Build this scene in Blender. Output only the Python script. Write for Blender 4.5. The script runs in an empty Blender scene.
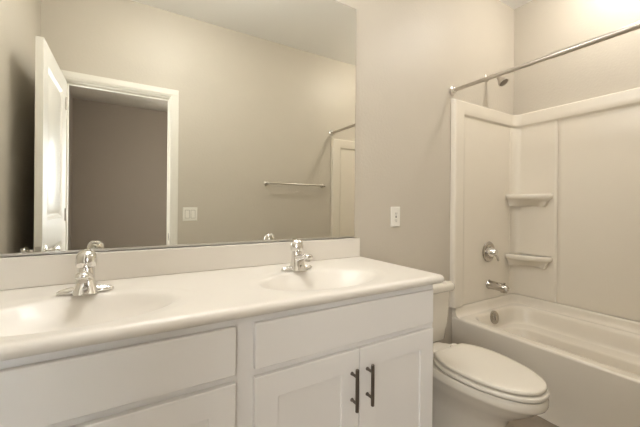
import bpy, bmesh, math, random
from mathutils import Vector, Matrix
PI = math.pi
scene = bpy.context.scene
C = scene.collection

# ------------------------------------------------------------------ camera, exposure
CAM_Y, CAM_H, YAW, ROLL = -1.4087, 1.1315, 0.5403, 0.0083
cd = bpy.data.cameras.new('camera'); cam = bpy.data.objects.new('camera', cd); C.objects.link(cam)
cam.matrix_world = (Matrix.Translation((0, CAM_Y, CAM_H)) @ Matrix.Rotation(-YAW, 4, 'Z')
                    @ Matrix.Rotation(PI/2, 4, 'X') @ Matrix.Rotation(ROLL, 4, 'Z'))
cd.sensor_width = 36; cd.lens = 317.98/640*36
cd.shift_y = -(213.5-205.71)/640
cd.clip_start = 0.01
scene.camera = cam
scene.view_settings.view_transform = 'Standard'
scene.view_settings.look = 'None'
scene.view_settings.gamma = 1
scene.view_settings.exposure = 1.0

w = bpy.data.worlds.new('world'); scene.world = w; w.use_nodes = True
w.node_tree.nodes['Background'].inputs[0].default_value = (0.8, 0.85, 1, 1)
w.node_tree.nodes['Background'].inputs[1].default_value = 0.3

def light(name, kind, loc, power, color, size=None, size_y=None, rot=(0, 0, 0), radius=None):
    d = bpy.data.lights.new(name, kind); d.energy = power; d.color = color
    if kind == 'AREA':
        d.shape = 'RECTANGLE'; d.size = size; d.size_y = size_y or size
    if radius: d.shadow_soft_size = radius
    o = bpy.data.objects.new(name, d); o.location = loc; o.rotation_euler = rot; C.objects.link(o); return o
WARM = (1.0, 0.955, 0.885); SOFT = (1.0, 0.995, 0.975)
S_TUB, S_VAN, S_FILL = 66.0, 15.0, 25.0          # radiance of the glowing lamp glass (tub dome, vanity globes, added fill dome)
P_WL, P_WR, P_WF = 19.0, 26.0, 42.0              # fill lights added in the outer room, behind made-up windows
light('left_fill_light', 'AREA', (-0.72, -2.25, 1.45), P_WL, (1.0, 0.99, 0.97), 1.3, 0.9, rot=(0, -PI/2, 0))  # added side fill shining through the doorway onto the cabinet fronts
light('right_fill_light', 'AREA', (2.57, -2.35, 1.45), P_WR, (1.0, 0.99, 0.97), 1.3, 0.9, rot=(0, PI/2, 0))

light('far_fill_light', 'AREA', (1.36, -4.67, 1.45), P_WF, (1.0, 0.99, 0.97), 1.0, 1.3, rot=(PI/2, 0, PI))  # added fill from straight behind for the left cabinets

# ------------------------------------------------------------------ materials
def mat(name, color, rough=0.5, metal=0.0, bump=0.0, bscale=200, spec=0.5, coat=0.0, var=0.0, vscale=6):
    m = bpy.data.materials.new(name); m.use_nodes = True
    nt = m.node_tree; b = nt.nodes['Principled BSDF']
    b.inputs['Base Color'].default_value = (*color, 1)
    b.inputs['Roughness'].default_value = rough
    b.inputs['Metallic'].default_value = metal
    b.inputs['Specular IOR Level'].default_value = spec
    b.inputs['Coat Weight'].default_value = coat
    b.inputs['Coat Roughness'].default_value = 0.08
    tc = nt.nodes.new('ShaderNodeTexCoord')
    n = nt.nodes.new('ShaderNodeTexNoise'); n.inputs['Scale'].default_value = bscale; n.inputs['Detail'].default_value = 3
    nt.links.new(tc.outputs['Object'], n.inputs['Vector'])
    if bump:
        bp = nt.nodes.new('ShaderNodeBump'); bp.inputs['Strength'].default_value = bump; bp.inputs['Distance'].default_value = 0.002
        nt.links.new(n.outputs['Fac'], bp.inputs['Height']); nt.links.new(bp.outputs['Normal'], b.inputs['Normal'])
    n2 = nt.nodes.new('ShaderNodeTexNoise'); n2.inputs['Scale'].default_value = vscale; n2.inputs['Detail'].default_value = 4
    nt.links.new(tc.outputs['Object'], n2.inputs['Vector'])
    mx = nt.nodes.new('ShaderNodeMix'); mx.data_type = 'RGBA'
    mx.inputs['A'].default_value = (*[c*(1-var) for c in color], 1); mx.inputs['B'].default_value = (*[min(1, c*(1+var)) for c in color], 1)
    nt.links.new(n2.outputs['Fac'], mx.inputs['Factor']); nt.links.new(mx.outputs['Result'], b.inputs['Base Color'])
    return m
M = dict(
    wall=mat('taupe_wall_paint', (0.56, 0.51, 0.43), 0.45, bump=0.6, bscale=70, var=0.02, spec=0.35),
    wall_outer=mat('shade_darkened_wall', (0.245, 0.205, 0.165), 0.6, bump=0.35, bscale=90, var=0.02, spec=0.3),  # dimness of the outer room put into the wall colour
    ceiling_outer=mat('shade_darkened_ceiling', (0.40, 0.355, 0.295), 0.7, bump=0.3, bscale=90),  # colour lowered as well, so the outer ceiling looks dim
    ceiling=mat('ceiling_paint', (0.90, 0.89, 0.87), 0.8, bump=0.3, bscale=90),
    trim=mat('white_trim_paint', (0.80, 0.77, 0.70), 0.35, var=0.01),
    cabinet=mat('painted_cabinet', (0.82, 0.795, 0.765), 0.42, var=0.015, bump=0.05, bscale=60),
    counter=mat('cultured_marble', (0.75, 0.705, 0.635), 0.33, coat=0.10, var=0.012),
    tub=mat('tub_acrylic', (0.76, 0.70, 0.60), 0.22, coat=0.15, var=0.01),
    surround=mat('surround_fibreglass', (0.76, 0.70, 0.60), 0.24, var=0.01, bump=0.03, bscale=12),
    china=mat('vitreous_china', (0.73, 0.68, 0.59), 0.12, coat=0.5),
    seat=mat('seat_plastic', (0.74, 0.69, 0.60), 0.25),
    chrome=mat('chrome', (0.80, 0.79, 0.77), 0.07, 1.0),
    nickel=mat('brushed_nickel', (0.55, 0.51, 0.46), 0.28, 1.0, bump=0.05, bscale=400),
    pull=mat('dark_nickel_pull', (0.20, 0.175, 0.15), 0.35, 1.0, bump=0.05, bscale=400),
    dark=mat('dark_slot', (0.03, 0.028, 0.025), 0.6),
    plastic=mat('white_plastic', (0.82, 0.79, 0.72), 0.35),
    gap_shade=mat('seam_shadow_gap', (0.20, 0.17, 0.13), 0.8),  # dark colour standing in for the shade inside narrow gaps
    glass=mat('frosted_lamp_glass', (0.9, 0.87, 0.8), 0.4),
)
def mirror_mat():
    m = bpy.data.materials.new('mirror_silver'); m.use_nodes = True
    b = m.node_tree.nodes['Principled BSDF']
    b.inputs['Base Color'].default_value = (0.86, 0.86, 0.81, 1); b.inputs['Metallic'].default_value = 1; b.inputs['Roughness'].default_value = 0.0
    return m
M['mirror'] = mirror_mat()
def floor_mat(name, c1, c2, bw=0.32, bh=0.32):
    m = bpy.data.materials.new(name); m.use_nodes = True; nt = m.node_tree; b = nt.nodes['Principled BSDF']
    tc = nt.nodes.new('ShaderNodeTexCoord'); br = nt.nodes.new('ShaderNodeTexBrick')
    br.offset = 0; br.inputs['Scale'].default_value = 1
    br.inputs['Brick Width'].default_value = bw; br.inputs['Row Height'].default_value = bh; br.inputs['Mortar Size'].default_value = 0.004
    br.inputs['Color1'].default_value = (*c1, 1); br.inputs['Color2'].default_value = (*c2, 1); br.inputs['Mortar'].default_value = (c1[0]*.6, c1[1]*.6, c1[2]*.6, 1)
    nt.links.new(tc.outputs['Object'], br.inputs['Vector'])
    n = nt.nodes.new('ShaderNodeTexNoise'); n.inputs['Scale'].default_value = 9; n.inputs['Detail'].default_value = 6
    nt.links.new(tc.outputs['Object'], n.inputs['Vector'])
    mx = nt.nodes.new('ShaderNodeMix'); mx.data_type = 'RGBA'; mx.blend_type = 'OVERLAY'; mx.inputs['Factor'].default_value = 0.35
    nt.links.new(br.outputs['Color'], mx.inputs['A']); nt.links.new(n.outputs['Fac'], mx.inputs['B'])
    nt.links.new(mx.outputs['Result'], b.inputs['Base Color']); b.inputs['Roughness'].default_value = 0.4
    return m
M['floor'] = floor_mat('vinyl_tile_floor', (0.30, 0.245, 0.19), (0.27, 0.225, 0.175))
M['carpet'] = mat('carpet', (0.28, 0.245, 0.20), 0.95, bump=0.8, bscale=300)
def lit(name, col, st):
    m = bpy.data.materials.new(name); m.use_nodes = True; b = m.node_tree.nodes['Principled BSDF']
    b.inputs['Emission Color'].default_value = (*col, 1); b.inputs['Emission Strength'].default_value = st
    return m
M['lit_tub'] = lit('lit_dome_glass', WARM, S_TUB); M['lit_fill'] = lit('lit_fill_glass', SOFT, S_FILL); M['lit_vanity'] = lit('lit_globe_glass', SOFT, S_VAN)
M['added_pane'] = mat('added_window_pane', (0.75, 0.80, 0.85), 0.05)  # for the unseen windows added at the fill lights
M['aluminium'] = mat('satin_aluminium', (0.86, 0.85, 0.82), 0.3, 1.0)
M['dark_chrome'] = mat('bathroom_chrome', (0.50, 0.47, 0.43), 0.14, 1.0)

# ------------------------------------------------------------------ helpers
def obj(name, bm, m, parent=None, smooth=False, bevel=0.0, seg=2, angle=35, recalc=True):
    if recalc: bmesh.ops.recalc_face_normals(bm, faces=bm.faces)
    me = bpy.data.meshes.new(name); bm.to_mesh(me); bm.free()
    me.materials.append(m if not isinstance(m, str) else M[m])
    o = bpy.data.objects.new(name, me); C.objects.link(o)
    if parent: o.parent = parent
    if bevel:
        md = o.modifiers.new('bevel', 'BEVEL'); md.width = bevel; md.segments = seg; md.limit_method = 'ANGLE'; md.angle_limit = math.radians(40)
        md.harden_normals = False
    if smooth or bevel:
        for p in me.polygons: p.use_smooth = True
        me.set_sharp_from_angle(angle=math.radians(angle))
    return o
def thing(name, label, cat, loc=(0, 0, 0), rz=0, group=None):
    o = bpy.data.objects.new(name, None); C.objects.link(o); o.location = loc; o.rotation_euler = (0, 0, rz)
    o.empty_display_size = 0.05
    o['label'] = label; o['category'] = cat
    if group: o['group'] = group
    return o
def struct(name, bm, m, parent=None, **k):
    o = obj(name, bm, m, parent, **k)
    if not parent: o['kind'] = 'structure'
    return o
def copy_tree(o, parent=None):
    c = o.copy(); C.objects.link(c); c.parent = parent
    for ch in [x for x in bpy.data.objects if x.parent == o]:
        copy_tree(ch, c)
    return c
def bx(bm, x0, x1, y0, y1, z0, z1):
    vs = [bm.verts.new((x, y, z)) for z in (z0, z1) for y in (y0, y1) for x in (x0, x1)]
    for f in ((0, 2, 3, 1), (4, 5, 7, 6), (0, 1, 5, 4), (2, 6, 7, 3), (0, 4, 6, 2), (1, 3, 7, 5)):
        bm.faces.new([vs[i] for i in f])
    return vs
def boxes(*bs):
    bm = bmesh.new()
    for b in bs: bx(bm, *b)
    return bm
def loft(bm, loops, cap0=True, cap1=True, closed=True):
    rings = [[bm.verts.new(p) for p in l] for l in loops]
    n = len(rings[0])
    for a, b in zip(rings, rings[1:]):
        for i in range(n if closed else n-1):
            j = (i+1) % n
            bm.faces.new((a[i], a[j], b[j], b[i]))
    if cap0: bm.faces.new(rings[0][::-1])
    if cap1: bm.faces.new(rings[-1])
    return rings
def basis(d):
    d = Vector(d).normalized(); up = Vector((0, 0, 1)) if abs(d.z) < 0.95 else Vector((0, 1, 0))
    a = d.cross(up).normalized(); b = a.cross(d).normalized(); return a, b
def tube(bm, pts, rads, n=24, sx=1.0, sy=1.0, caps=True):
    pts = [Vector(p) for p in pts]; loops = []
    if not hasattr(rads, '__len__'): rads = [rads]*len(pts)
    a0 = None
    for i, p in enumerate(pts):
        d = (pts[min(i+1, len(pts)-1)] - pts[max(i-1, 0)])
        a, b = basis(d)
        if a0 is not None and a.dot(a0) < 0: a, b = -a, -b
        a0 = a
        r = rads[i]
        loops.append([p + a*(math.cos(t)*r*sx) + b*(math.sin(t)*r*sy) for t in [2*PI*k/n for k in range(n)]])
    loft(bm, loops, caps, caps)
def lathe(bm, prof, origin=(0, 0, 0), axis=(0, 0, 1), n=40):
    """prof: list of (radius, height along the axis)"""
    o = Vector(origin); ax = Vector(axis).normalized(); a, b = basis(ax)
    loops = [[o + ax*h + (a*math.cos(2*PI*k/n) + b*math.sin(2*PI*k/n))*max(r, 1e-4) for k in range(n)] for r, h in prof]
    loft(bm, loops)
def rrect(x0, x1, y0, y1, r, z, n=12):
    """rounded rectangle, 4*(n+1) points"""
    pts = []
    for cx, cy, a0 in ((x1-r, y1-r, 0), (x0+r, y1-r, PI/2), (x0+r, y0+r, PI), (x1-r, y0+r, 1.5*PI)):
        for k in range(n+1):
            a = a0 + PI/2*k/n; pts.append((cx+r*math.cos(a), cy+r*math.sin(a), z))
    return pts
def lerp(a, b, t): return a+(b-a)*t
def sstep(a, b, x):
    t = max(0, min(1, (x-a)/(b-a))); return t*t*(3-2*t)

# ------------------------------------------------------------------ the room
W = 1.524; XL, XR, ZC = -0.541, 2.669, 2.737
DX0, DX1, DZ = -0.400, 0.285, 2.025        # door opening
HX0, HX1, HY = -0.75, 2.6, -4.70           # outer room
T = 0.115
struct('floor', boxes((XL-T, XR+T, -W-T/2, T, -0.1, 0)), 'floor')
struct('ceiling', boxes((XL-T, XR+T, -W-T/2, T, ZC, ZC+0.1)), 'ceiling')
struct('wall_back', boxes((XL-T, XR+T, 0, T, 0, ZC)), 'wall')
struct('wall_left', boxes((XL-T, XL, -W, 0, 0, ZC)), 'wall')
struct('wall_right', boxes((XR, XR+T, -W, 0, 0, ZC)), 'wall')
struct('wall_front', boxes((XL-T, DX0-0.018, -W-T, -W, 0, ZC), (DX1+0.018, XR+T, -W-T, -W, 0, ZC), (DX0-0.018, DX1+0.018, -W-T, -W, DZ+0.018, ZC)), 'wall')
struct('floor_outer_room', boxes((HX0-T, HX1+T, HY-T, -W-T/2, -0.1, 0)), 'carpet')
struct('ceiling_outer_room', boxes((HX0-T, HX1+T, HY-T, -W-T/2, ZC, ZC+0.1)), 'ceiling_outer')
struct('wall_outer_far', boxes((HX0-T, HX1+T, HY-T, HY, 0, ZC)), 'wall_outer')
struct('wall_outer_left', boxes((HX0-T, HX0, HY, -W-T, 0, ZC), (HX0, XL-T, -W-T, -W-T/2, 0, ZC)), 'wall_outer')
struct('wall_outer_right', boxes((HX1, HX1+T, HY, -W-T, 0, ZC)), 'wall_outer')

for wn, wx, s_, wy in (('added_window_1', HX0, 1, -2.25), ('added_window_2', HX1, -1, -2.35)):  # unseen frames added to go with the side fill lights
    a_, b_ = sorted((wx+s_*.0005, wx+s_*.018))
    bm = boxes((a_, b_, wy-.51, wy-.45, .75, 2.15), (a_, b_, wy+.45, wy+.51, .75, 2.15), (a_, b_, wy-.45, wy+.45, .75, .80), (a_, b_, wy-.45, wy+.45, 2.09, 2.15), (a_, b_, wy-.015, wy+.015, .80, 2.09))
    wo = struct(wn, bm, 'trim')
    a_, b_ = sorted((wx+s_*.001, wx+s_*.006))
    obj('added_pane', boxes((a_, b_, wy-.45, wy+.45, .80, 2.09)), 'added_pane', wo)
bm = boxes(*[(a_, b_, -4.6995, -4.682, c_, d_) for a_, b_, c_, d_ in ((.81, .86, .75, 2.15), (1.86, 1.91, .75, 2.15), (.86, 1.86, .75, .80), (.86, 1.86, 2.10, 2.15), (1.345, 1.375, .80, 2.10))])
wo = struct('added_window_3', bm, 'trim')  # unseen frame added to go with the far fill light
obj('added_pane', boxes((.86, 1.86, -4.699, -4.694, .80, 2.10)), 'added_pane', wo)
def base_prof(bm, x0, x1, y0, y1):
    bx(bm, x0, x1, y0, y1, 0, 0.075)
bb = bmesh.new(); base_prof(bb, 1.07, 1.900, -0.013, -0.0005); struct('baseboard_back', bb, 'trim', bevel=0.004)
bb = bmesh.new(); base_prof(bb, DX1+0.08, 1.900, -W+0.0005, -W+0.013); struct('baseboard_front', bb, 'trim', bevel=0.004)
bb = bmesh.new(); base_prof(bb, XL+0.0005, XL+0.013, -W+0.014, -0.56); struct('baseboard_left', bb, 'trim', bevel=0.004)
bb = bmesh.new(); base_prof(bb, HX0+0.02, HX1-0.02, HY+0.0005, HY+0.013); struct('baseboard_outer_room', bb, 'trim', bevel=0.004)

# door frame: jambs, stops and casings on both sides
bm = boxes((DX0-0.018, DX0, -W-T, -W, 0, DZ), (DX1, DX1+0.018, -W-T, -W, 0, DZ), (DX0-0.018, DX1+0.018, -W-T, -W, DZ, DZ+0.018))
bx(bm, DX0, DX0+0.010, -W-0.075, -W-0.040, 0, DZ); bx(bm, DX1-0.010, DX1, -W-0.075, -W-0.040, 0, DZ); bx(bm, DX0, DX1, -W-0.075, -W-0.040, DZ-0.010, DZ)
trim = struct('trim_1', bm, 'trim', bevel=0.0015)
CW = 0.066
def casing(ya, yb, yc):
    bm = bmesh.new()
    for y0, y1, i0, i1 in ((ya, yb, 0.005, CW), (yb, yc, 0.018, CW-0.012)):
        y0, y1 = min(y0, y1), max(y0, y1)
        bx(bm, DX0-i1, DX0-i0, y0, y1, 0, DZ+i0); bx(bm, DX1+i0, DX1+i1, y0, y1, 0, DZ+i0); bx(bm, DX0-i1, DX1+i1, y0, y1, DZ+i0, DZ+i1)
    return bm
obj('casing', casing(-W, -W+0.010, -W+0.015), 'trim', trim, bevel=0.003)
obj('casing', casing(-W-T, -W-T-0.010, -W-T-0.015), 'trim', trim, bevel=0.003)
bm = boxes((DX1-0.0015, DX1, -W-0.034, -W-0.006, 0.83, 0.89)); obj('strike_plate', bm, 'pull', trim)
bm = boxes((DX1-0.0022, DX1-0.0014, -W-0.027, -W-0.013, 0.846, 0.874)); obj('strike_hole', bm, 'dark', trim)

# door leaf, open at a right angle along the left wall; local x runs from the hinge edge, local y is thickness
LW, LT, LH = 0.680, 0.035, 2.016
door = thing('door_1', 'white two panel interior door', 'door', (DX0+0.001, -W+0.010, 0.008), PI/2)
del door['label']; del door['category']; door['kind'] = 'structure'
bm = bmesh.new()
st = 0.115
P1, P2 = (1.03, 1.90), (0.22, 0.87)
bx(bm, 0, st, 0, LT, 0, LH); bx(bm, LW-st, LW, 0, LT, 0, LH)
bx(bm, st, LW-st, 0, LT, 0, P2[0]); bx(bm, st, LW-st, 0, LT, P2[1], P1[0]); bx(bm, st, LW-st, 0, LT, P1[1], LH)
for z0, z1 in (P1, P2):
    bx(bm, st, LW-st, 0.012, LT-0.012, z0, z1)
    for side in (0, 1):
        y = (lambda d: d) if side == 0 else (lambda d: LT-d)
        a, b = st+0.028, st+0.05
        loft(bm, [[(a, y(.0125), z0+a-st), (LW-a, y(.0125), z0+a-st), (LW-a, y(.0125), z1-a+st), (a, y(.0125), z1-a+st)],
                  [(b, y(.003), z0+b-st), (LW-b, y(.003), z0+b-st), (LW-b, y(.003), z1-b+st), (b, y(.003), z1-b+st)]])
        c = st
        # sloping moulding around the field
        loft(bm, [[(c, y(.0005), z0), (LW-c, y(.0005), z0), (LW-c, y(.0005), z1), (c, y(.0005), z1)],
                  [(c+.018, y(.0122), z0+.018), (LW-c-.018, y(.0122), z0+.018), (LW-c-.018, y(.0122), z1-.018), (c+.018, y(.0122), z1-.018)]], False, False)
obj('door_leaf', bm, 'trim', door, bevel=0.0015)
bm = bmesh.new()
for s, y0 in ((-1, 0), (1, LT)):
    lathe(bm, [(.0, 0), (.031, 0), (.031, .004), (.026, .008), (.012, .010), (.0115, .026), (.018, .032), (.026, .040), (.028, .050), (.024, .060), (.012, .065), (0, .066)], (LW-0.06, y0, 0.862), (0, s, 0), 32)
obj('door_knob', bm, 'chrome', door, smooth=True)
bm = boxes((LW-0.001, LW+0.001, 0.006, LT-0.006, 0.832, 0.892)); bx(bm, LW, LW+0.010, 0.012, LT-0.012, 0.852, 0.872)
obj('latch', bm, 'nickel', door)
for hz in (0.2, 1.0, 1.8):
    bm = bmesh.new(); lathe(bm, [(0, 0), (.006, 0), (.006, .09), (0, .09)], (0.001, -0.006, hz), (0, 0, 1), 16)
    bx(bm, -0.0012, 0.0, -0.004, LT-0.006, hz, hz+.09)
    obj('hinge', bm, 'nickel', door, smooth=True)

# ------------------------------------------------------------------ mirror
t = thing('wall_mirror', 'large frameless mirror standing on the cream backsplash above the two sinks', 'mirror', (0.28, 0, 0.965))
t.location = (0.0, 0, 0)
bm = boxes((XL+0.03, 1.064, -0.006, -0.001, 0.962, 2.213)); obj('mirror_glass', bm, 'mirror', t)
bm = boxes((XL+0.03, 1.066, -0.0105, -0.0065, 0.9575, 0.968), (XL+0.03, 1.066, -0.0105, -0.001, 0.9575, 0.9605)); obj('mirror_channel', bm, 'aluminium', t)
bm = boxes((1.0642, 1.0662, -0.0065, -0.001, 0.962, 2.2145), (XL+0.03, 1.0662, -0.0065, -0.001, 2.2132, 2.2150)); obj('mirror_edge', bm, 'nickel', t)

# ------------------------------------------------------------------ vanity cabinet
VX0, VX1 = XL+0.004, 1.072
FY = -0.527                                   # face frame front
t = thing('vanity_cabinet', 'pale grey painted vanity cabinet with shaker doors under the cream countertop', 'cabinet', (0.28, -0.27, 0))
t.location = (0, 0, 0)
ZT = 0.816
bm = boxes((VX1-0.018, VX1, FY+0.0, -0.002, 0.0, ZT), (VX0, VX0+0.018, FY, -0.002, 0.0, ZT), (VX0+.018, VX1-.018, FY+.02, -0.002, 0.10, 0.118), (VX0+.018, VX1-.018, -0.02, -0.002, 0.1, 0.7),
           (VX0+.018, VX1-.018, FY+0.07, FY+0.082, 0.0, 0.10))
obj('carcass', bm, 'cabinet', t)
CX = 0.281
bm = boxes((VX0, -0.45, FY-.0005, FY+.019, 0.1, ZT), (1.01, VX1+.0003, FY-.0005, FY+.019, 0.1, ZT), (CX-.04, CX+.04, FY-.0005, FY+.019, 0.1, ZT),
           (-0.45, CX-.04, FY-.0005, FY+.019, 0.765, ZT), (CX+.04, 1.01, FY-.0005, FY+.019, 0.765, ZT),
           (-0.45, CX-.04, FY-.0005, FY+.019, 0.62, 0.69), (CX+.04, 1.01, FY-.0005, FY+.019, 0.62, 0.69),
           (-0.45, CX-.04, FY-.0005, FY+.019, 0.1, 0.15), (CX+.04, 1.01, FY-.0005, FY+.019, 0.1, 0.15))
obj('face_frame', bm, 'cabinet', t)
def slab(x0, x1, z0, z1):
    bm = boxes((x0, x1, FY-0.019, FY-0.001, z0, z1)); return obj('false_drawer_front', bm, 'cabinet', t, bevel=0.003)
XA0, XA1 = 0.308, 1.055; XB0, XB1 = 2*CX-XA1, 2*CX-XA0
slab(XA0, XA1, 0.664, 0.797); slab(XB0, XB1, 0.664, 0.797)
def shaker(x0, x1, z0, z1, hx):
    s = 0.072
    bm = bmesh.new(); y0, y1 = FY-0.019, FY-0.001
    def rc(i, y): return [(x0+i, y, z0+i), (x1-i, y, z0+i), (x1-i, y, z1-i), (x0+i, y, z1-i)]
    loft(bm, [rc(0, y1), rc(0, y0+.0015), rc(.0015, y0), rc(s-.001, y0), rc(s, y0+.001), rc(s, y0+.007)])
    d = obj('cabinet_door', bm, 'cabinet', t)
    h = bmesh.new(); yb = y0-0.030; za, zb = 0.452, 0.592
    tube(h, [(hx, yb, za), (hx, yb, za+.001), (hx, yb, zb-.001), (hx, yb, zb)], [.0052, .006, .006, .0052], 20)
    for z in (za+.026, zb-.026):
        tube(h, [(hx, y0+.0005, z), (hx, y0-.003, z), (hx, y0-.0031, z), (hx, yb, z)], [.0062, .0062, .0046, .0046], 16)
    obj('handle', h, 'pull', d, smooth=True)
DZ0, DZ1 = 0.125, 0.642
MA = (XA0+XA1)/2; MB_ = (XB0+XB1)/2
shaker(XA0, MA-.0015, DZ0, DZ1, MA-.033); shaker(MA+.0015, XA1, DZ0, DZ1, MA+.033)
shaker(XB0, MB_-.0015, DZ0, DZ1, MB_-.033); shaker(MB_+.0015, XB1, DZ0, DZ1, MB_+.033)

# ------------------------------------------------------------------ countertop with two moulded basins
CZ = 0.853; CT = 0.034; KY0 = -0.562; KX1 = 1.113; KX0 = XL+0.002
t = thing('vanity_countertop', 'glossy cream countertop with two moulded oval sinks and a backsplash', 'countertop')
SINKS = [(-0.118, -0.345), (0.645, -0.345)]
bm = bmesh.new()
R = CT/2
YF, XE, YB = KY0+R, KX1-R, -0.021              # flat top area limits
def ray_rect(cx, cy, a, x0, x1, y0, y1):
    c, s = math.cos(a), math.sin(a); ts = []
    if c > 1e-9: ts.append((x1-cx)/c)
    if c < -1e-9: ts.append((x0-cx)/c)
    if s > 1e-9: ts.append((y1-cy)/s)
    if s < -1e-9: ts.append((y0-cy)/s)
    k = min(ts); return (cx+c*k, cy+s*k)
for cx, cy in SINKS:
    rx0, rx1 = cx-0.335, cx+0.335
    cang = [math.atan2(y-cy, x-cx) % (2*PI) for x in (rx0, rx1) for y in (YF, YB)]
    angs = sorted([2*PI*k/96 for k in range(96) if min(abs(2*PI*k/96-c_) for c_ in cang) > .02] + cang)
    def ell(ax, ay, z):
        dy = -.022*sstep(.006, .12, CZ-z)
        return [(cx+ax*math.cos(a), cy+dy+ay*math.sin(a), z) for a in angs]
    loops = [[(*ray_rect(cx, cy, a, rx0, rx1, YF, YB), CZ) for a in angs],
             ell(.302, .192, CZ), ell(.296, .187, CZ-.0005), ell(.288, .180, CZ-.0022), ell(.278, .172, CZ-.0033),
             ell(.258, .158, CZ-.0042), ell(.248, .152, CZ-.0060), ell(.240, .147, CZ-.0098), ell(.231, .141, CZ-.017),
             ell(.219, .132, CZ-.031), ell(.200, .118, CZ-.050), ell(.170, .098, CZ-.072), ell(.130, .075, CZ-.091), ell(.08, .048, CZ-.104), ell(.03, .022, CZ-.109)]
    loft(bm, loops, False, True)
def quad(*p): bm.faces.new([bm.verts.new(q) for q in p])
xs = [KX0, SINKS[0][0]-.335, SINKS[0][0]+.335, SINKS[1][0]-.335, SINKS[1][0]+.335, XE]
for a, b in ((0, 1), (2, 3), (4, 5)):
    quad((xs[a], YF, CZ), (xs[b], YF, CZ), (xs[b], YB, CZ), (xs[a], YB, CZ))
for f_ in bm.faces:
    f_.normal_update()
    if f_.normal.z < 0: f_.normal_flip()
# bullnose along the front, round the corner and back along the right end, closing underneath
path = [(KX0, YF, 0, -1)]
cr = 0.004
for k in range(9):
    a = -PI/2 + PI/2*k/8; path.append((XE-cr+cr*math.cos(a), YF+cr+cr*math.sin(a), math.cos(a), math.sin(a)))
path.append((XE, -0.002, 1, 0))
prof = [(R*math.sin(PI*k/12), CZ-R+R*math.cos(PI*k/12)) for k in range(13)] + [(-0.045, CZ-CT)]
loops = [[(x+nx*d, y+ny*d, z) for d, z in prof] for x, y, nx, ny in path]
old = set(bm.faces)
loft(bm, loops, False, False, closed=False)
new = [f_ for f_ in bm.faces if f_ not in old]
for f_ in new: f_.normal_update()
if sum(f_.normal.z*f_.calc_area() for f_ in new if f_.calc_center_median().z > CZ-R*.6) < 0:
    for f_ in new: f_.normal_flip()
quad((KX0, YB, CZ), (XE, YB, CZ), (XE, -0.002, CZ), (KX0, -0.002, CZ))
bmesh.ops.remove_doubles(bm, verts=bm.verts, dist=0.00005)
obj('worktop', bm, 'counter', t, smooth=True, angle=50, recalc=False)
bm = boxes((KX0, 1.093, -0.0205, -0.0015, CZ+.0003, 0.9565)); obj('backsplash', bm, 'counter', t, bevel=0.003, seg=3)
for cx, cy in SINKS:
    bm = bmesh.new(); lathe(bm, [(0, 0), (.021, 0), (.023, .0015), (.021, .003), (.017, .0025), (.0168, -.002), (0.0, -.001)], (cx, cy-.020, CZ-.1088), (0, 0, 1), 32)
    lathe(bm, [(0, 0), (.014, 0.001), (.0145, .005), (.006, .008), (0, .008)], (cx, cy-.020, CZ-.1088))
    obj('drain', bm, 'chrome', t, smooth=True)

# ------------------------------------------------------------------ faucets
def make_faucet(label):
    t = thing('faucet', label, 'faucet', group='sink faucets')
    bm = bmesh.new()
    def se(hx, hy, z, p=2.5, n=48, dy=0):
        out = []
        for k in range(n):
            a = 2*PI*k/n; c, s = math.cos(a), math.sin(a)
            out.append((hx*abs(c)**(2/p)*(1 if c >= 0 else -1), dy+hy*abs(s)**(2/p)*(1 if s >= 0 else -1), z))
        return out
    # two low wings either side
    loft(bm, [se(.073, .019, 0), se(.0745, .0205, .002), se(.0735, .020, .007), se(.067, .017, .012), se(.050, .014, .0165, 2.3), se(.028, .012, .019, 2.2)])
    # body: a block tapering up, its foot reaching forward
    loft(bm, [se(.031, .036, 0, 4, dy=-.012), se(.0325, .037, .0015, 4, dy=-.012), se(.0315, .035, .006, 4, dy=-.0115), se(.0275, .030, .022, 3.6, dy=-.009), se(.0235, .026, .040, 3.2, dy=-.005),
              se(.0225, .024, .055, 2.6, dy=-.002), se(.0222, .0225, .070, 2.2), se(.0215, .0215, .078, 2.0)])
    obj('faucet_body', bm, 'chrome', t, smooth=True, angle=60)
    bm = bmesh.new()   # spout reaching forward and slightly up over the basin
    sp = [(-.006, .048, .020, .018), (-.03, .054, .0195, .016), (-.06, .062, .0185, .0135), (-.085, .068, .0175, .012), (-.104, .070, .017, .011), (-.114, .069, .0155, .0095), (-.118, .0685, .010, .006)]
    loops = []
    for y, z, hw, hh in sp:
        l = []
        for k in range(32):
            a = 2*PI*k/32; c, s = math.cos(a), math.sin(a)
            wv = hw*(1-0.12*s)
            l.append((wv*abs(c)**.8*(1 if c >= 0 else -1), y, z+hh*abs(s)**.8*(1 if s >= 0 else -1)))
        loops.append(l)
    loft(bm, loops)
    obj('spout', bm, 'chrome', t, smooth=True, angle=60)
    bm = bmesh.new(); lathe(bm, [(0, 0), (.0105, 0), (.0105, .014), (0, .014)], (0, -.100, .049), (0, 0, 1), 24); obj('aerator', bm, 'nickel', t, smooth=True)
    bm = bmesh.new(); lathe(bm, [(0, 0), (.0055, 0), (.0050, .0012), (0, .0015)], (0, -.0398, .020), (0, -1, .22), 24); obj('badge', bm, 'nickel', t, smooth=True)
    bm = bmesh.new()
    loft(bm, [se(.0235, .0235, .0795, 2), se(.027, .027, .082, 2), se(.0285, .0285, .092, 2), se(.0285, .0285, .104, 2), se(.026, .026, .116, 2), se(.0205, .0205, .125, 2), se(.012, .012, .130, 2), se(.003, .003, .1315, 2)])
    # lever lip rising forward
    tube(bm, [(0, .004, .118), (0, .020, .124), (0, .030, .129), (0, .034, .131)], [.012, .010, .007, .003], 20, sx=1.25, sy=.5)
    obj('faucet_handle', bm, 'chrome', t, smooth=True, angle=60)
    return t
f1 = make_faucet('left chrome single handle faucet, behind the sink cut off by the left frame edge')
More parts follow.
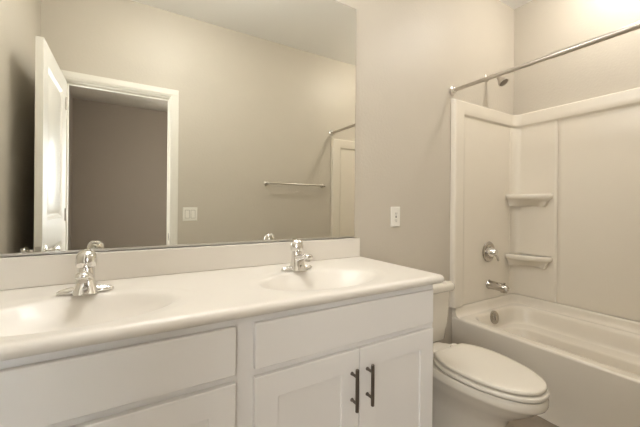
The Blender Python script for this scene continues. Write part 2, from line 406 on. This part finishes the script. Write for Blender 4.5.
f1.location = (-0.115, -0.165, CZ+.0002)
f2 = copy_tree(f1); f2.location = (0.630, -0.165, CZ+.0002)
f2['label'] = 'right chrome single handle faucet, behind the sink nearer the toilet'

# ------------------------------------------------------------------ plates on the walls
t = thing('wall_outlet', 'white electrical outlet plate on the wall right of the mirror', 'outlet', (1.372, -0.0008, 1.069))
bm = bmesh.new(); loft(bm, [[(x, y0, z) for x, z in ((-a, -b), (a, -b), (a, b), (-a, b))] for a, b, y0 in ((.0365, .060, 0), (.0365, .060, -.003), (.033, .0565, -.006))]); obj('cover_plate', bm, 'plastic', t, bevel=.001)
bm = boxes((-.0165, .0165, -.008, -.0055, -.0335, .0335)); o = obj('receptacle', bm, 'plastic', t, bevel=.0008)
bm = bmesh.new()
for z in (-.020, .020):
    for x in (-.006, .006): bx(bm, x-.001, x+.001, -.0084, -.0078, z-.004, z+.004)
    bx(bm, -.002, .002, -.0084, -.0078, z-.011, z-.007)
for z in (-.003, .003): bx(bm, -.006, .006, -.0088, -.0078, z-.0018, z+.0018)
obj('slots', bm, 'dark', o)
t = thing('light_switch', 'white double rocker light switch on the wall beside the doorway, seen in the mirror', 'light switch', (0.449, -W+.0008, 1.05))
bm = bmesh.new(); loft(bm, [[(x, y0, z) for x, z in ((-a, -b), (a, -b), (a, b), (-a, b))] for a, b, y0 in ((.0585, .058, 0), (.0585, .058, .003), (.055, .0545, .006))]); obj('cover_plate', bm, 'plastic', t, bevel=.001)
for x in (-.023, .023):
    bm = bmesh.new(); loft(bm, [[(x-.0165, .0055, -.0335), (x+.0165, .0055, -.0335), (x+.0165, .0055, .0335), (x-.0165, .0055, .0335)],
                                [(x-.0155, .011, -.0325), (x+.0155, .011, -.0325), (x+.0155, .0065, .0325), (x-.0155, .0065, .0325)]]); r_ = obj('rocker', bm, 'plastic', t)
    bm = boxes((x-.018, x+.018, .0052, .0062, -.035, .035)); obj('rocker_gap', bm, 'gap_shade', r_)

# ------------------------------------------------------------------ towel bar on the front wall
t = thing('towel_bar', 'thin brushed metal towel bar on the wall, seen in the mirror', 'towel bar', (0, -W+.0008, 0))
bm = bmesh.new(); tube(bm, [(1.125, .062, 1.343), (1.785, .062, 1.343)], .009, 24); obj('rail', bm, 'nickel', t, smooth=True)
for x in (1.135, 1.775):
    bm = bmesh.new(); lathe(bm, [(0, 0), (.024, 0), (.025, .004), (.020, .010), (.011, .014), (.0095, .045), (.0125, .052), (.0135, .062), (.012, .072), (.005, .076), (0, .076)], (x, 0, 1.343), (0, 1, 0), 32)
    obj('bracket', bm, 'nickel', t, smooth=True)

# ------------------------------------------------------------------ curtain rod
t = thing('shower_curtain_rod', 'long metal shower curtain rod above the open side of the tub', 'curtain rod')
RX, RZ = 1.892, 1.926
bm = bmesh.new(); tube(bm, [(RX, -.004, RZ), (RX, -.62, RZ)], .0125, 24); tube(bm, [(RX, -.60, RZ), (RX, -W+.004, RZ)], .0150, 24)
obj('rod', bm, 'nickel', t, smooth=True)
for y, s in ((0, -1), (-W, 1)):
    bm = bmesh.new(); lathe(bm, [(0, 0.001), (.034, .001), (.035, .006), (.029, .012), (.018, .016), (.017, .028), (.0135, .030), (0, .030)], (RX, y, RZ), (0, s, 0), 32)
    obj('flange', bm, 'chrome', t, smooth=True)

# ------------------------------------------------------------------ bathtub
TX0 = 1.908; TZ = 0.380; G = 0.002
t = thing('bathtub', 'cream alcove bathtub along the right wall beside the toilet', 'bathtub')
bm = bmesh.new()
YA, YB2 = -W+G, -G; XB = XR-G
def ring(x0, x1, y0, y1, r, z): return rrect(x0, x1, y0, y1, r, z, 14)
loops = [ring(TX0+.012, XB-.002, YA+.002, YB2-.002, .004, TZ),
         ring(TX0+.020, XB-.010, YA+.010, YB2-.010, .012, TZ+.0005),
         ring(1.965, 2.594, YA+.072, -.072, .13, TZ+.001),
         ring(1.972, 2.588, YA+.078, -.077, .13, TZ-.001),
         ring(1.979, 2.581, YA+.084, -.083, .13, TZ-.007),
         ring(1.985, 2.575, YA+.090, -.088, .13, TZ-.020),
         ring(1.990, 2.566, YA+.105, -.094, .13, TZ-.060),
         ring(1.995, 2.557, YA+.130, -.102, .13, .285),
         ring(1.998, 2.552, YA+.140, -.104, .13, .270),
         ring(2.001, 2.545, YA+.146, -.108, .13, .265),
         ring(2.004, 2.535, YA+.150, -.112, .13, .263),
         ring(2.008, 2.466, YA+.175, -.128, .12, .259),
         ring(2.011, 2.457, YA+.182, -.134, .12, .255),
         ring(2.014, 2.453, YA+.190, -.138, .12, .245),
         ring(2.024, 2.435, YA+.240, -.160, .12, .150),
         ring(2.040, 2.420, YA+.290, -.185, .12, .100),
         ring(2.070, 2.395, YA+.330, -.215, .12, .082),
         ring(2.100, 2.365, YA+.370, -.250, .10, .078)]
loft(bm, loops, False, True)
# apron: rounded top edge, very slightly raked, then down to the floor
prof = [(TX0+.020, TZ+.0004)] + [(TX0+.014-.014*math.sin(PI/2*k/8), TZ-.014+.014*math.cos(PI/2*k/8)) for k in range(9)] + [(TX0+.0005, TZ-.045), (TX0+.002, TZ-.10), (TX0+.006, .15), (TX0+.010, .03), (TX0+.002, .001)]
loft(bm, [[(x, y, z) for x, z in prof] for y in (YA, YA+.01, -1.2, -.8, -.4, -.1, YB2-.01, YB2)], False, False, closed=False)
obj('tub_shell', bm, 'tub', t, smooth=True, angle=60)
# raised coved lip against the three walls
SEAM = 0.443
def upath(off, rc, x0=TX0, n=10):
    """U shaped plan path at distance off from the walls"""
    xb, yt, yb = XR-off, -off, -W+off; pts = [(x0, yt)]
    for k in range(n+1):
        a = PI/2-PI/2*k/n; pts.append((xb-rc+rc*math.cos(a), yt-rc+rc*math.sin(a)))
    for k in range(n+1):
        a = -PI/2*k/n; pts.append((xb-rc+rc*math.cos(a), yb+rc+rc*math.sin(a)))
    pts.append((x0, yb)); return pts
bm = bmesh.new()
loops = []
for off, z in ((G, SEAM), (.022, SEAM), (.026, SEAM-.003), (.028, SEAM-.02), (.032, TZ+.025), (.036, TZ+.010), (.043, TZ+.004), (.050, TZ+.0015), (.056, TZ-.002)):
    loops.append([(x, y, z) for x, y in upath(off, .075-off*.2, TX0+.004)])
rings = loft(bm, loops, False, False, closed=False)
bm.faces.new([r[0] for r in rings] + [bm.verts.new((TX0+.004, -G, TZ))]); bm.faces.new([r[-1] for r in rings] + [bm.verts.new((TX0+.004, -W+G, TZ))])
obj('tub_lip', bm, 'tub', t, smooth=True, angle=60)
# overflow plate and floor drain
OA = Vector((0, -1, .18)).normalized()
bm = bmesh.new(); lathe(bm, [(0, 0), (.045, 0), (.048, .005), (.046, .014), (.038, .019), (.034, .017), (.010, .018), (0, .020)], (2.262, -.085, .336), OA, 40)
o = obj('overflow_plate', bm, 'dark_chrome', t, smooth=True)
bm = bmesh.new(); tube(bm, [(2.262, -.104, .349), (2.262, -.110, .322)], [.005, .004], 12); obj('trip_lever', bm, 'nickel', o, smooth=True)
bm = bmesh.new(); lathe(bm, [(0, 0), (.034, 0), (.035, .002), (.03, .004), (0, .003)], (2.235, -.32, .0783)); obj('drain', bm, 'chrome', t, smooth=True)

# ------------------------------------------------------------------ tub surround
t = thing('tub_surround', 'cream moulded shower surround with corner shelves lining the walls over the bathtub', 'shower surround')
SX0 = 1.884; ZS0, ZS1 = SEAM+.0035, 1.869
# arc-length samples along the wall path at reference offset
def upoint(s, off):
    """s in metres along the wall line from (SX0,0) round to (SX0,-W)"""
    L1, L2 = XR-SX0, W; rc = .055
    def seg(d):   # returns position for point offset 'off'
        if d <= L1-off-rc: return (SX0+d, -off)
        if d < L1+off+rc:
            f_ = (d-(L1-off-rc))/(2*(off+rc)); a = PI/2-PI/2*f_
            return (XR-off-rc+rc*math.cos(a), -off-rc+rc*math.sin(a))
        return (XR-off, -(d-L1))
    if s <= L1+L2/2: return seg(s)
    x, y = seg(2*L1+L2-s); return (x, -W-y)
LS = 2*(XR-SX0)+W; L1 = XR-SX0
def offs(s, z):
    m = min(s, LS-s)                                     # symmetric
    o = .020
    band = max(1-sstep(.098, .118, m), sstep(1.758, 1.776, z))
    o += .014*band
    # corner columns slightly proud with a narrow seam
    if L1-.085 < m < L1+.318: o += .003*(1-band)
    if abs(m-(L1+.318)) < .004: o -= .004*(1-band)
    # round over to the walls at the open edges
    e = .012
    d = min(m, ZS1-z)
    if d < e: o = .001+(o-.001)*math.sqrt(max(0, 1-(1-d/e)**2))
    return o
zs = sorted(set([ZS0, ZS0+.002] + [ZS0+.05*k for k in range(1, 27)] + [1.752, 1.758, 1.761, 1.764, 1.767, 1.770, 1.773, 1.776, 1.81, 1.84, 1.850] + [ZS1-.012*(1-math.sin(PI/2*k/6)) for k in range(7)]))
zs = [z for z in zs if z <= ZS1+1e-6]
half = [.012*(1-math.cos(PI/2*k/6)) for k in range(7)] + [.03, .06, .09, .098, .102, .106, .108, .110, .114, .118, .14, .25, .4, .55, .65, L1-.09, L1-.086, L1-.084, L1-.075] \
    + [L1-.095+.01*k for k in range(3, 20)] + [L1+.10, L1+.15, L1+.2, L1+.25, L1+.30, L1+.313, L1+.3145, L1+.318]
half2 = [L1+.318, L1+.3215, L1+.323, L1+.35, L1+.5, L1+.65, L1+W/2]
cuts = [('end_panel', 0, L1-.085), ('corner_panel', L1-.085, L1+.318), ('back_panel', L1+.318, LS-L1-.318), ('corner_panel', LS-L1-.318, LS-L1+.085), ('end_panel', LS-L1+.085, LS)]
allS = sorted(set([round(v, 6) for v in half+half2+[LS-v for v in half+half2]]+[round(c[1], 6) for c in cuts]+[round(LS, 6)]))
for nm, a, b in cuts:
    a, b = round(a, 6), round(b, 6)
    ss = [s for s in allS if a-1e-6 <= s <= b+1e-6]
    bm = bmesh.new()
    loft(bm, [[(*upoint(s, offs(s, z)), z) for z in zs] for s in ss], False, False, closed=False)
    pn = obj(nm, bm, 'surround', t, smooth=True, angle=80)
# corner shelves on the plumbing corner and the far corner
def shelf(z, flip):
    bm = bmesh.new()
    def plan(k, zz, bow=.030):
        # from the end wall across a shallow bowed front to the back wall, then the corner
        ax, by, c = .108-k, .262-k, .022
        pts = [(XR-c-ax, -c-.002)]
        p0, p1 = Vector((XR-c-ax, -.055)), Vector((XR-.055, -by-c))
        n_ = Vector((-(p1-p0).y, (p1-p0).x)).normalized()
        if n_.x > 0: n_ = -n_
        for i in range(13):
            f_ = i/12; q = p0.lerp(p1, f_) + n_*(bow*math.sin(PI*f_))
            pts.append((q.x, q.y))
        pts += [(XR-c-.002, -by-c), (XR-c-.002, -.075), (XR-.045, -.045), (XR-.075, -c-.002)]
        if flip: pts = [(x, -W-y) for x, y in pts]
        return [(x, y, zz) for x, y in pts]
    loft(bm, [plan(.030, z-.092, -.055), plan(.024, z-.078, -.040), plan(.018, z-.062, -.015), plan(.010, z-.048, .006), plan(.002, z-.040, .022), plan(-.008, z-.034), plan(-.013, z-.024), plan(-.014, z-.014), plan(-.011, z-.005), plan(-.004, z), plan(.006, z-.001), plan(.02, z-.004)])
    obj('corner_shelf', bm, 'surround', t, smooth=True, angle=50)
for z in (1.232, 0.770):
    shelf(z, False); shelf(z, True)

# ------------------------------------------------------------------ plumbing fittings on the end wall
PX = 2.287; PY = -0.0205
t = thing('shower_valve', 'round chrome shower valve with lever handle above the tub spout', 'shower valve', (PX+.010, PY-.0015, 0.800))
bm = bmesh.new(); lathe(bm, [(0, 0), (.074, 0), (.076, .004), (.072, .009), (.060, .012), (.056, .010), (.040, .012), (.036, .016), (0, .016)], (0, 0, 0), (0, -1, 0), 48); obj('escutcheon', bm, 'dark_chrome', t, smooth=True)
bm = bmesh.new(); lathe(bm, [(0, .012), (.036, .012), (.035, .030), (.028, .046), (.024, .058), (.016, .066), (0, .068)], (0, 0, 0), (0, -1, 0), 32)
tube(bm, [(0, -.050, 0), (.010, -.058, -.022), (.016, -.062, -.042), (.019, -.064, -.060), (.020, -.064, -.064)], [.015, .012, .010, .009, .004], 20, sx=1.0, sy=.8)
obj('lever_handle', bm, 'chrome', t, smooth=True)
t = thing('tub_spout', 'chrome tub spout between the round valve and the overflow plate', 'tub spout', (PX+.02, PY-.0015, 0.556))
bm = bmesh.new(); tube(bm, [(0, 0, 0), (0, -.004, 0), (0, -.01, 0), (0, -.06, -.001), (0, -.10, -.004), (0, -.122, -.010), (0, -.134, -.018), (0, -.138, -.024)], [.034, .035, .031, .030, .030, .029, .024, .010], 32)
tube(bm, [(0, -.112, -.006), (0, -.112, -.036)], [.026, .022], 28); obj('spout', bm, 'dark_chrome', t, smooth=True)
bm = bmesh.new(); lathe(bm, [(0, 0), (.005, 0), (.005, .012), (.008, .014), (.008, .019), (0, .020)], (0, -.118, .014), (0, 0, 1), 20); obj('diverter_knob', bm, 'dark_chrome', t, smooth=True)
t = thing('shower', 'small shower head on a short bent arm, just behind the curtain rod', 'shower head', (PX, -.0012, 2.100))
bm = bmesh.new(); lathe(bm, [(0, 0), (.030, 0), (.029, .006), (.018, .011), (0, .011)], (0, 0, 0), (0, -1, 0), 32); obj('arm_flange', bm, 'chrome', t, smooth=True)
bm = bmesh.new(); tube(bm, [(0, -.004, 0), (0, -.04, .002), (0, -.062, -.002), (0, -.08, -.013), (0, -.096, -.030)], .0095, 20); obj('shower_arm', bm, 'nickel', t, smooth=True)
ax = Vector((0, -.60, -.80)).normalized()
bm = bmesh.new(); lathe(bm, [(0, 0), (.012, 0), (.015, .006), (.014, .014), (.016, .020), (.024, .036), (.033, .052), (.035, .062), (.034, .068), (.031, .068), (.029, .064)], (0, -.092, -.026), ax, 36)
o = obj('shower_head', bm, 'nickel', t, smooth=True)
bm = bmesh.new(); lathe(bm, [(0, .0635), (.030, .0635), (.030, .0650), (.010, .0665), (0, .0668)], (0, -.092, -.026), ax, 32); obj('spray_face', bm, 'pull', o, smooth=True)

# ------------------------------------------------------------------ toilet
TX = 1.378
t = thing('toilet', 'cream toilet with closed lid between the vanity and the bathtub', 'toilet', (TX, 0, 0))
def egg(hw, yb, yf, z, p=2.35, n=64, sq=0.0, backw=None):
    """egg outline: widest a third of the way, pointed to -y (front)"""
    pts = []
    yc = yb+(yf-yb)*.42
    for k in range(n):
        a = 2*PI*k/n; c, s = math.cos(a), math.sin(a)
        if s >= 0:   # back half (towards the wall)
            q = 2.0/(p+sq); y = yc+(yb-yc)*abs(s)**q; x = hw*abs(c)**q*(1 if c >= 0 else -1)
        else:
            y = yc+(yf-yc)*abs(s); x = hw*abs(c)**.92*(1 if c >= 0 else -1)
        pts.append((x, y, z))
    return pts
bm = bmesh.new()
loft(bm, [egg(.110, -.12, -.644, .001, 3.2), egg(.112, -.12, -.648, .012, 3.2), egg(.107, -.12, -.640, .03, 3.2), egg(.103, -.13, -.640, .08, 3), egg(.102, -.14, -.645, .14, 3),
          egg(.106, -.15, -.655, .19, 2.8), egg(.116, -.16, -.675, .235, 2.6), egg(.138, -.18, -.730, .275, 2.5), egg(.155, -.21, -.775, .312, 2.5), egg(.163, -.22, -.797, .335, 2.5),
          egg(.168, -.225, -.808, .343, 2.5), egg(.170, -.225, -.812, .351, 2.5), egg(.170, -.225, -.812, .374, 2.5), egg(.167, -.225, -.809, .382, 2.5), egg(.14, -.25, -.76, .383, 2.5)])
obj('bowl', bm, 'china', t, smooth=True, angle=60)
bm = bmesh.new()     # rear deck carrying the tank, with the trapway swelling below
loft(bm, [rrect(-.085, .085, -.33, -.055, .04, .001), rrect(-.085, .085, -.33, -.055, .04, .10), rrect(-.095, .095, -.34, -.045, .04, .20), rrect(-.125, .125, -.36, -.035, .045, .27),
          rrect(-.150, .150, -.37, -.03, .05, .318), rrect(-.158, .158, -.375, -.028, .05, .342), rrect(-.155, .155, -.372, -.032, .05, .357), rrect(-.13, .13, -.35, -.05, .05, .359)])
for s in (-1, 1):
    tube(bm, [(s*.070, -.40, .30), (s*.088, -.36, .25), (s*.092, -.30, .19), (s*.088, -.24, .13), (s*.080, -.20, .07), (s*.075, -.18, .01)], [.02, .035, .040, .040, .038, .036], 20)
obj('rear_deck', bm, 'china', t, smooth=True, angle=60)
def plate(z0, z1, hw, yb, yf, r, nm, m, back, clip):
    bm = bmesh.new()
    def o_(ins, z):
        return [(x, min(y, clip-ins), z_) for x, y, z_ in egg(hw-ins, yb-ins, yf+ins, z, 2.0, sq=back)]
    h = z1-z0
    loft(bm, [o_(.022, z0+.002), o_(.008, z0), o_(r*.3, z0+.0008), o_(0, z0+r*.6), o_(0, z1-r), o_(r*.3, z1-r*.3), o_(r, z1), o_(.03, z1+.0015), o_(.07, z1+.003), o_(.12, z1+.0035)])
    return obj(nm, bm, m, t, smooth=True, angle=70)
plate(.3880, .4050, .168, -.326, -.812, .0055, 'seat', 'seat', .1, -.376)
plate(.4115, .4270, .161, -.330, -.804, .006, 'lid', 'seat', .1, -.372)
for s in (-1, 1):
    bm = bmesh.new(); loft(bm, [rrect(s*.075-.022, s*.075+.022, -.368, -.338, .010, .3600), rrect(s*.075-.022, s*.075+.022, -.368, -.338, .010, .411), rrect(s*.075-.016, s*.075+.016, -.364, -.342, .010, .417)]); obj('hinge_cap', bm, 'seat', t, smooth=True)
    bm = bmesh.new(); lathe(bm, [(0, 0), (.016, 0), (.016, .012), (.010, .022), (0, .024)], (s*.100, -.28, .001)); obj('bolt_cap', bm, 'china', t, smooth=True)
bm = bmesh.new()
loft(bm, [rrect(-.185, .185, -.200, -.025, .045, .3605), rrect(-.208, .208, -.213, -.019, .04, .375), rrect(-.218, .218, -.218, -.016, .04, .45), rrect(-.232, .232, -.226, -.015, .04, .60), rrect(-.236, .236, -.227, -.015, .04, .649)])
obj('tank', bm, 'china', t, smooth=True, angle=60)
bm = bmesh.new()
loft(bm, [rrect(-.238, .238, -.230, -.012, .040, .6495), rrect(-.248, .248, -.242, -.010, .042, .653), rrect(-.252, .252, -.246, -.010, .042, .661), rrect(-.252, .252, -.246, -.010, .042, .684), rrect(-.246, .246, -.240, -.013, .040, .694), rrect(-.228, .228, -.222, -.025, .035, .698), rrect(-.15, .15, -.17, -.06, .03, .6985)])
obj('tank_lid', bm, 'china', t, smooth=True, angle=60)
bm = bmesh.new(); lathe(bm, [(0, 0), (.014, 0), (.014, .008), (0, .010)], (-.155, -.2265, .61), (0, -1, 0), 24)
tube(bm, [(-.155, -.236, .61), (-.13, -.242, .606), (-.09, -.246, .596), (-.08, -.246, .593)], [.006, .0055, .0065, .004], 16); obj('flush_lever', bm, 'chrome', t, smooth=True)

# ------------------------------------------------------------------ lamp fixtures (above the picture)
t = thing('ceiling_lamp', 'round glowing dome ceiling lamp above the bathtub', 'ceiling lamp', (2.29, -0.77, ZC))
bm = bmesh.new(); lathe(bm, [(0, -.001), (.085, -.001), (.085, -.016), (.080, -.020), (0, -.020)]); obj('lamp_base', bm, 'nickel', t, smooth=True)
bm = bmesh.new(); lathe(bm, [(0, -.021), (.070, -.021)] + [(.070*math.cos(PI/2*k/8), -.021-.080*math.sin(PI/2*k/8)) for k in range(1, 9)]); obj('lamp_dome', bm, 'lit_tub', t, smooth=True)
t = thing('ceiling_lamp', 'added dome fill lamp on the ceiling in front of the vanity', 'ceiling lamp', (0.30, -0.70, ZC))  # unseen lamp added to brighten cabinet fronts and backsplash
bm = bmesh.new(); lathe(bm, [(0, -.001), (.150, -.001), (.150, -.014), (.140, -.018), (0, -.018)]); obj('lamp_base', bm, 'nickel', t, smooth=True)
bm = bmesh.new(); lathe(bm, [(0, -.019), (.135, -.019)] + [(.135*math.cos(PI/2*k/8), -.019-.080*math.sin(PI/2*k/8)) for k in range(1, 9)]); obj('lamp_dome', bm, 'lit_fill', t, smooth=True)
t = thing('vanity_light', 'three globe vanity light fixed to the wall above the mirror', 'wall lamp', (0.28, 0, 2.35))
bm = boxes((-.36, .36, -.025, -.001, -.05, .05)); obj('backplate', bm, 'nickel', t, bevel=.004)
for x in (-.27, 0, .27):
    bm = bmesh.new(); lathe(bm, [(0, .02), (.03, .02), (.028, .05), (.018, .085), (0, .085)], (x, 0, 0), (0, -1, 0), 28); o = obj('lamp_socket', bm, 'nickel', t, smooth=True)
    bm = bmesh.new(); lathe(bm, [(.062*math.sin(PI*k/16), .140-.062*math.cos(PI*k/16)) for k in range(17)], (x, 0, 0), (0, -1, 0), 32); obj('lamp_globe', bm, 'lit_vanity', o, smooth=True)
